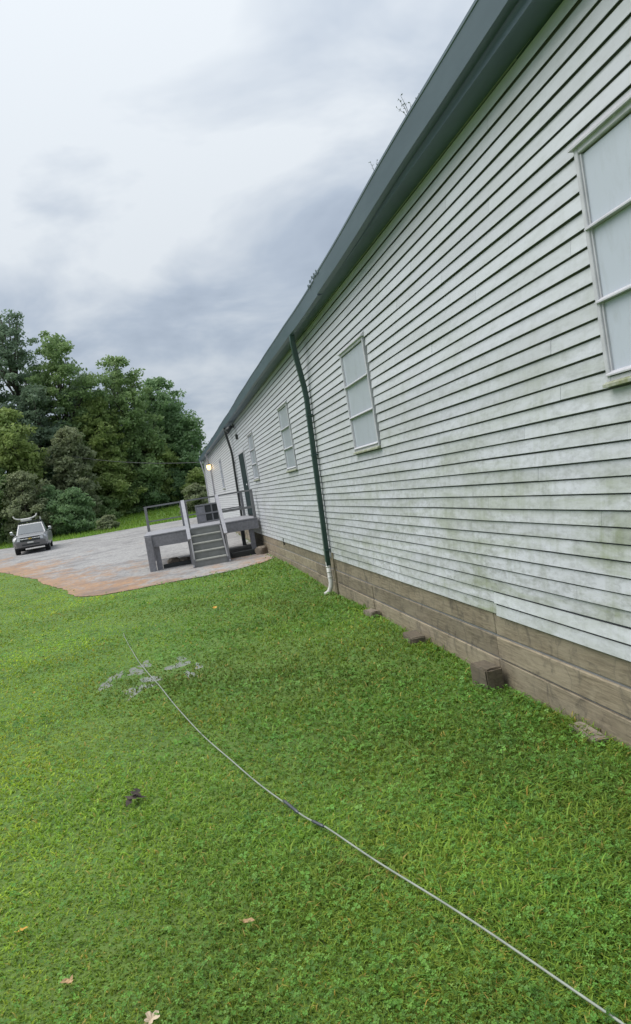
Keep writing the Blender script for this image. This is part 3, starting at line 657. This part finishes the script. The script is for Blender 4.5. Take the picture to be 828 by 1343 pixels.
tag(link('grass', npmesh('grass', V.reshape(-1, 3), F1, np.repeat(tn, 5, 0)), 'grass'), 'short mown grass blades covering the lawn', 'grass', kind='stuff')
# clover and broad-leaved weeds
x, y, r_, dc_ = field(150000, 1.7, 24, R(-42), R(62)); 
k = rng.random(len(x)) < np.clip(.15+1.1*patch(x, y, 1.3, 1)*patch(x, y, 3.3, .4)+.35*np.clip((x-.3)/1.6, 0, 1), .1, .95); x, y, r_, dc_ = x[k], y[k], r_[k], dc_[k]; n = len(x)
sz = rng.uniform(.0045, .0085, n)*(r_/2.6)**.5; big = rng.random(n) < .04; sz[big] *= 2.0
hh = rng.uniform(.018, .05, n); hh = np.where(dc_ < .06, .012, hh); z0 = zg(x, y)+hh; th = rng.uniform(0, 2*np.pi, n); tx, ty = rng.normal(0, .32, n), rng.normal(0, .32, n)
Vs = []
for k3 in range(3):
    t3 = th+k3*2*np.pi/3+rng.normal(0, .12, n); c_, s_ = np.cos(t3), np.sin(t3)
    for (u, v) in ((.08, 0), (.75, -.62), (1.5, 0), (.75, .62)):
        ox, oy = (c_*u-s_*v)*sz, (s_*u+c_*v)*sz; Vs.append(np.c_[x+ox, y+oy, z0+ox*tx+oy*ty+abs(v)*sz*.35])
V = np.stack(Vs, 1); base = np.arange(n)*12; F2 = (base[:, None, None]+np.arange(12).reshape(3, 4)[None]).reshape(-1, 4)
tn = rng.uniform(.6, 1.4, n)[:, None]*np.ones((1, 3)); pale = rng.random(n) < .03; tn[pale] = np.array([1.7, 1.45, 2.0])
tag(link('clover', npmesh('clover', V.reshape(-1, 3), F2, np.repeat(tn, 12, 0)), 'clover'), 'clover and small weeds growing through the lawn', 'clover', kind='stuff')
# rough grass on the far bank
n = 26000; x = rng.uniform(-34, 9, n); y = rng.uniform(51, 66, n); k = ~in_gravel(x, y) & ~((x > 2.2) & (y < 49.5)); x, y = x[k], y[k]; n = len(x)
h = rng.uniform(.08, .28, n); w = rng.uniform(.02, .05, n); t_ = rng.uniform(0, 6.28, n); z0 = zg(x, y)-.01; wx, wy = np.cos(t_)*w, np.sin(t_)*w; lx, ly = rng.normal(0, .09, n), rng.normal(0, .09, n)
V = np.stack([np.c_[x-wx, y-wy, z0], np.c_[x+wx, y+wy, z0], np.c_[x+lx, y+ly, z0+h]], 1); tn = rng.uniform(.8, 1.5, n)[:, None]*np.array([[.95, .95, 1.0]])
tag(link('bank_grass', npmesh('bank_grass', V.reshape(-1, 3), np.arange(n*3).reshape(-1, 3), np.repeat(tn, 3, 0)), 'grass'), 'rough grass on the bank beyond the drive', 'grass', kind='stuff')
# ------------------------------------------------------------------ trees
def leaves_mesh(cl, rad, per, size, r2):
    """cl: cluster centres (n,3); leaf quads scattered round each"""
    n = len(cl)*per; c = np.repeat(cl, per, 0); rr = np.repeat(rad, per)[:, None]
    d = r2.normal(0, 1, (n, 3)); d /= np.linalg.norm(d, axis=1)[:, None]; d *= (r2.random((n, 1))**.45)*rr; d[:, 2] *= .62
    p = c+d; nrm = r2.normal(0, 1, (n, 3))+np.array([0, 0, .8])+d/rr*.5; nrm /= np.linalg.norm(nrm, axis=1)[:, None]
    t = np.cross(nrm, r2.normal(0, 1, (n, 3))); t /= np.linalg.norm(t, axis=1)[:, None]; b = np.cross(nrm, t)
    s = size*r2.uniform(.6, 1.3, (n, 1)); V = np.stack([p-t*s, p-b*s*.55+t*s*.1, p+t*s, p+b*s*.55+t*s*.1], 1)
    return V.reshape(-1, 3), np.arange(n*4).reshape(-1, 4)
def tree(x, y, h, rx, mat, label, base=.2, seed=0, ncl=120, per=95, size=.15, name='broadleaf_tree', cat='tree', lobes=7, group='trees at the edge of the wood', peak=.5):
    r2 = np.random.default_rng(seed); rr = random.Random(seed); g = Z(x, y)
    t = thing(name, label, cat, (x, y, g), 0, group); tr = max(.05, h*.016); zb = h*base
    b = MB(); tp = [(0, 0, -.2), (.02*h*rr.uniform(-1, 1), .02*h*rr.uniform(-1, 1), h*.3), (.025*h*rr.uniform(-1, 1), .025*h*rr.uniform(-1, 1), h*.6), (.01*h*rr.uniform(-1, 1), 0, h*.95)]
    b.tube(tp, [tr*1.3, tr, tr*.65, tr*.12], 8)
    # clusters fill a crown envelope whose outline is broken into boughs
    f_ = r2.random(ncl*3); a_ = r2.uniform(0, 2*np.pi, ncl*3)
    env = np.where(f_ < peak, .62+.38*np.sin(np.pi/2*f_/peak), np.cos(np.pi/2*np.clip((f_-peak)/(1.04-peak), 0, 1))**.55)
    k = r2.random(ncl*3) < env+.15; f_, a_, env = f_[k][:ncl], a_[k][:ncl], env[k][:ncl]; n = len(f_)
    ph = r2.uniform(0, 6.28, 4); br = .80+.24*np.sin(2*a_+ph[0]+9*f_)+.20*np.sin(5*a_+ph[1]-13*f_)+.16*np.sin(23*f_+ph[2]+3*a_)
    rad = r2.uniform(.45, 1.0, n)*min(.95, .30*rx+.12); q = np.sqrt(r2.uniform(.12, 1, n)); R_ = np.maximum(0, rx*env*br-rad*.45)*q
    cl = np.c_[R_*np.cos(a_), R_*np.sin(a_), zb+(h-zb)*f_*.97]; cl[:, 2] = np.minimum(cl[:, 2], h-rad*.5)
    for q in range(0, n, 6):
        p1 = Vector(cl[q]); p0 = Vector(tp[1]).lerp(Vector(tp[3]), min(.9, max(0, (p1.z/h-.45)*1.2))); b.tube([p0, p0.lerp(p1, .55)+Vector((0, 0, -.05*h*.3)), p1], [tr*.34, tr*.2, tr*.05], 4)
    b.build('trunk', 'bark', t)
    Vv, Ff = leaves_mesh(cl, rad, per, size, r2); link('crown', npmesh('crown', Vv, Ff), mat, t); return t
def txy(pxx, pyy, Y): return at_y(pxx, pyy, Y).x
def hgt(pxx, pyy, Y): v = at_y(pxx, pyy, Y); return v.z-Z(v.x, v.y)
TR = [ # px of crown centre, px/py of the top, distance, crown half-width m, material, label, base
 (-4, 0, 405, 67, 4.2, 'leaf_dark', 'tallest dark blue-green tree at the wood edge, farthest from the building', .15, 9),
 (62, 66, 433, 66, 3.3, 'leaf_mid', 'tall narrow tree with a pointed crown beside the tallest dark tree', .15, 8),
 (148, 150, 462, 68, 3.5, 'leaf_mid', 'tall rounded green tree in the middle of the wood edge', .12, 9),
 (200, 203, 494, 72, 3.5, 'leaf_deep', 'deep green tree with stepped crown nearer the building end', .1, 8),
 (222, 230, 540, 70, 2.5, 'leaf_deep', 'dense dark tree closing the wood beside the building end', .05, 8),
 (104, 104, 488, 69, 3.0, 'leaf_dark', 'dark tree filling the gap between two taller crowns', .1, 8),
 (122, 124, 522, 66, 2.6, 'leaf_yel', 'yellow-green tree in front of the taller wood', .1, 7),
 (84, 86, 560, 61, 2.0, 'leaf_olive', 'olive tree with thin pale limbs at the wood front', .1, 6),
 (172, 174, 555, 67, 2.7, 'leaf_mid', 'broad mid-green tree at the wood front above the grass bank', .08, 7),
 (6, 8, 536, 60, 2.4, 'leaf_yel', 'yellow-green tree behind the parked pickup', .15, 7),
 (42, 42, 505, 64, 2.4, 'leaf_dark', 'shaded blue-green tree between the pickup and the tall wood', .1, 8),
 (-70, -70, 420, 66, 3.6, 'leaf_mid', 'large green tree past the tallest dark tree, away from the building', .15, 8),
 (-130, -130, 470, 64, 3.4, 'leaf_deep', 'deep green outermost tree of the wood edge', .15, 8),
 (200, 200, 575, 68, 2.1, 'leaf_yel', 'small bright tree at the wood front by the grass bank', .05, 6),
 (140, 140, 600, 65, 2.3, 'leaf_yel', 'low bright bushy tree over the drive end', .05, 6)]
for i, (pc, pt, py_, Y, rx, mat, lab, base, lobes) in enumerate(TR):
    tree(txy(pt, py_, Y), Y, hgt(pt, py_, Y), rx, mat, lab, base, seed=20+i, ncl=230, per=75, size=.15)
SH = [(30, 30, 618, 57.5, 2.2, 'leaf_olive', 'grey-olive shrub thicket rising right behind the pickup'),
 (95, 92, 640, 57, 1.7, 'leaf_deep', 'dark green rounded shrub at the edge of the drive'),
 (68, 66, 636, 58, 1.3, 'leaf_deep', 'dark shrub between the pickup and the rounded shrub'),
 (132, 132, 650, 63, 1.6, 'leaf_mid', 'low mid-green shrub at the foot of the bank'),
 (165, 165, 630, 66, 2.0, 'leaf_mid', 'spreading shrub above the grass bank'),
 (198, 198, 632, 66.5, 1.8, 'leaf_deep', 'dark shrub on top of the grass bank'),
 (230, 230, 612, 68, 1.8, 'leaf_deep', 'tall dark shrub beyond the deck rail'),
 (262, 266, 612, 66, 1.5, 'leaf_yel', 'pale green shrub showing past the building corner'),
 (258, 258, 634, 58, 1.2, 'leaf_olive', 'olive brush beside the far building corner'),
 (-10, -12, 600, 58.5, 2.2, 'leaf_mid', 'leafy shrub at the drive edge past the pickup'),
 (8, 8, 648, 60.5, 1.9, 'leaf_deep', 'dark low shrub filling the gap behind the pickup roof load'),
 (-75, -75, 600, 58, 3., 'leaf_deep', 'wide dark shrub at the outer drive edge'),
 (140, 145, 676, 55.5, .7, 'leaf_olive', 'straw coloured weeds at the edge of the drive')]
for i, (pc, pt, py_, Y, rx, mat, lab) in enumerate(SH):
    tree(txy(pc, (py_+680)/2, Y), Y, max(.6, hgt(pt, py_, Y)), rx, mat, lab, .0, seed=70+i, ncl=110, per=80, size=.12, name='shrub', cat='shrub', peak=.3, group='shrubs along the wood edge')
# overhead wire from the far eave into the wood
pa = Vector((XW-.1, Y1B-.3, TOP-.05)); pb = at_y(60, 592, 63); b = MB(); n = 24
b.tube([(pa.lerp(pb, k/n)+Vector((0, 0, -1.1*4*(k/n)*(1-k/n)*.35)))[:] for k in range(n+1)], .022, 5)
tag(b.build('overhead_wire', 'black'), 'thin overhead wire running from the far eave into the wood', 'wire')
# ------------------------------------------------------------------ weeds rooted in the gutter
def sprig(p, h, label, seed):
    rr = random.Random(seed); t = thing('gutter_weed', label, 'weed', p, 0, 'weeds sprouting from the gutter'); b = MB(); lf = MB()
    for q in range(5):
        a_ = rr.uniform(0, 6.28); tip = Vector((math.cos(a_)*h*.45-.02, math.sin(a_)*h*.5, h*rr.uniform(.7, 1.1))); mid = tip*.5+Vector((0, 0, h*.1)); b.tube([(0, 0, -.05), mid, tip], [.003, .002, .001], 4)
        for k in range(7):
            c = mid.lerp(tip, k/6.); u = Vector((rr.uniform(-1, 1), rr.uniform(-1, 1), rr.uniform(-.3, .8))).normalized()*h*.13; v = u.cross(Vector((rr.uniform(-1, 1), rr.uniform(-1, 1), 1))).normalized()*h*.03
            lf.add([c, c+u*.5-v, c+u, c+u*.5+v], [(0,1,2,3)])
    b.build('stem', 'weed', t); lf.build('foliage', 'weed', t)
for (pxx, pyy, h, lab, sd) in ((541, 158, .17, 'feathery weed sprouting from the gutter over the widest window', 1), (494, 228, .15, 'small sprig growing from the gutter lip before the torn joint', 2), (556, 118, .06, 'tiny seedling in the gutter beyond the feathery weed', 3)):
    p = at_x(pxx, pyy, XW-.23); sprig((p.x, p.y, TOP+.18+float(np.interp(p.y, gY, gZ))), h, lab, sd)
# ------------------------------------------------------------------ pickup
cx0, cy0 = -7.45, 42.0; hd = math.atan2(-cx0, cy0)     # faces the viewer along -Y
car = thing('pickup_truck', 'silver-grey pickup truck parked on the gravel drive with roof rack', 'truck', (cx0, cy0, Z(cx0, cy0)+.014), R(6))
# car space: x lateral, -y forward (front bumper near y=0), z up
def ring(y_, w0, w1, w2, z0, z1, z2, c=.06): # lower width, belt width, top width
    return [(-w0, y_, z0), (w0, y_, z0), (w1, y_, z0+.18), (w1, y_, z1-c), (w1-c*.6, y_, z1), (w2, y_, z2), (-w2, y_, z2), (-w1+c*.6, y_, z1), (-w1, y_, z1-c), (-w1, y_, z0+.18)]
b = MB(); b.loft([ring(.06, .74, .80, .66, .50, .78, .90), ring(.20, .80, .88, .72, .38, .86, .96), ring(.55, .82, .91, .74, .34, .93, 1.00), ring(1.25, .82, .91, .78, .32, .98, 1.05), ring(1.45, .82, .91, .80, .32, 1.0, 1.03), ring(3.2, .82, .91, .82, .32, 1.0, 1.03), ring(3.3, .82, .91, .84, .32, 1.0, 1.02), ring(5.1, .82, .90, .84, .40, 1.0, 1.02)], True, False); b.build('body', 'carpaint', car)
b = MB(); b.loft([[(-.76, y0_, 1.0), (.76, y0_, 1.0), (.76*.80, y1_, 1.58), (-.76*.80, y1_, 1.58)] for y0_, y1_ in ((1.36, 1.98),)] + [[(-.78, 1.9, 1.0), (.78, 1.9, 1.0), (.63, 2.25, 1.62), (-.63, 2.25, 1.62)], [(-.78, 3.2, 1.0), (.78, 3.2, 1.0), (.63, 3.05, 1.60), (-.63, 3.05, 1.60)]]); b.build('cab', 'carpaint', car)
def quad(pts, off, name, mat, parent=car): 
    b = MB(); n = (Vector(pts[1])-Vector(pts[0])).cross(Vector(pts[3])-Vector(pts[0])).normalized()*off; b.loft([[tuple(Vector(p)-n) for p in pts], [tuple(Vector(p)+n) for p in pts]]); return b.build(name, mat, parent)
quad([(-.68, 1.42, 1.06), (.68, 1.42, 1.06), (.575, 1.93, 1.535), (-.575, 1.93, 1.535)], .012, 'windscreen', 'glass')
for s_ in (-1, 1):
    quad([(s_*.772, 1.75, 1.06), (s_*.782, 3.0, 1.06), (s_*.648, 2.95, 1.53), (s_*.655, 2.1, 1.53)], .012, 'side_window', 'glass')
    b = MB(); b.loft([[(s_*.50, .075, .73), (s_*.80, .13, .73), (s_*.78, .13, .87), (s_*.50, .06, .87)], [(s_*.50, .02, .73), (s_*.79, .09, .73), (s_*.77, .10, .86), (s_*.50, .015, .86)]]); b.build('headlight', 'lens', car)
    b = MB(); b.box((s_*.92, 1.55, 1.10), (s_*1.07, 1.65, 1.28), .03); b.bar((s_*.85, 1.62, 1.08), (s_*.95, 1.60, 1.15), .04, .04); b.build('mirror', 'chrome', car)
b = MB(); b.box((-.50, .025, .68), (.50, .09, .90), .01); gl = b.build('grille', 'black', car)
b = MB(); b.box((-.50, .005, .775), (.50, .03, .815), .008); b.build('grille_bar', 'chrome', gl)
b = MB(); b.box((-.09, -.006, .768), (.09, .006, .822), .004); b.box((-.045, -.008, .755), (.045, .004, .835), .004); b.build('emblem', 'gold', gl)
b = MB(); b.loft([[(-.82, .16, z) for z in (.42, .66)]+[(-.82, .20, .66), (-.82, .20, .42)], [(-.70, .0, z) for z in (.42, .66)]+[(-.70, .1, .66), (-.70, .1, .42)], [(.70, .0, z) for z in (.42, .66)]+[(.70, .1, .66), (.70, .1, .42)], [(.82, .16, z) for z in (.42, .66)]+[(.82, .20, .66), (.82, .20, .42)]]); bp = b.build('bumper', 'bumper', car)
b = MB(); b.box((-.45, -.004, .45), (.45, .03, .55), .01); b.build('air_intake', 'black', bp)
b = MB(); b.box((-.16, -.012, .565), (.16, .0, .64), .004); b.build('number_plate', 'white', bp)
def wheel(x, y_):
    s_ = 1 if x > 0 else -1; b = MB(); rs = []
    for (xx, rr) in ((-.11, .27), (-.12, .32), (-.09, .355), (.09, .355), (.12, .32), (.11, .27)): rs.append([(x+xx, y_+rr*math.cos(t), .355+rr*math.sin(t)) for t in [2*math.pi*k/20 for k in range(20)]])
    b.loft(rs, True, False); w_ = b.build('wheel', 'tyre', car); b = MB()
    b.loft([[(x+s_*xx, y_+rr*math.cos(t), .355+rr*math.sin(t)) for t in [2*math.pi*k/20 for k in range(20)]] for xx, rr in ((.10, .23), (.125, .23), (.115, .06), (.14, .05))]); b.build('rim', 'rim', w_)
for x in (-.76, .76):
    for y_ in (.95, 4.15): wheel(x, y_)
b = MB(); b.box((-.78, .45, .30), (.78, 4.9, .42)); b.build('chassis', 'black', car)
b = MB()
for y_ in (2.2, 3.0): b.bar((-.62, y_, 1.70), (.62, y_, 1.70), .05, .06)
for s_ in (-1, 1):
    b.bar((s_*.55, 2.1, 1.64), (s_*.55, 3.1, 1.64), .04, .06)
b.build('roof_rack', 'black', car)
b = MB(); b.bar((.56, 2.2, 1.70), (.56, 2.2, 1.88), .05, .05); b.build('rack_upright', 'white', car)
ld = thing('roof_load', 'white bundle with two upswept arms carried on the pickup roof rack', 'load', (0, 0, 0)); ld.matrix_world = Matrix.Translation((cx0, cy0, Z(cx0, cy0)+.014)) @ Matrix.Rotation(R(6), 4, 'Z')
b = MB(); b.box((-.46, 2.1, 1.735), (.06, 3.1, 1.90), .04); b.build('bundle', 'white', ld)
for s_ in (-1, 1):
    c = -.20; b = MB(); b.tube([(c+s_*.18, 2.18, 1.87), (c+s_*.42, 2.18, 1.90), (c+s_*.56, 2.18, 1.97), (c+s_*.62, 2.18, 2.09)], [.035, .035, .035, .03], 8); b.build('arm', 'white', ld)
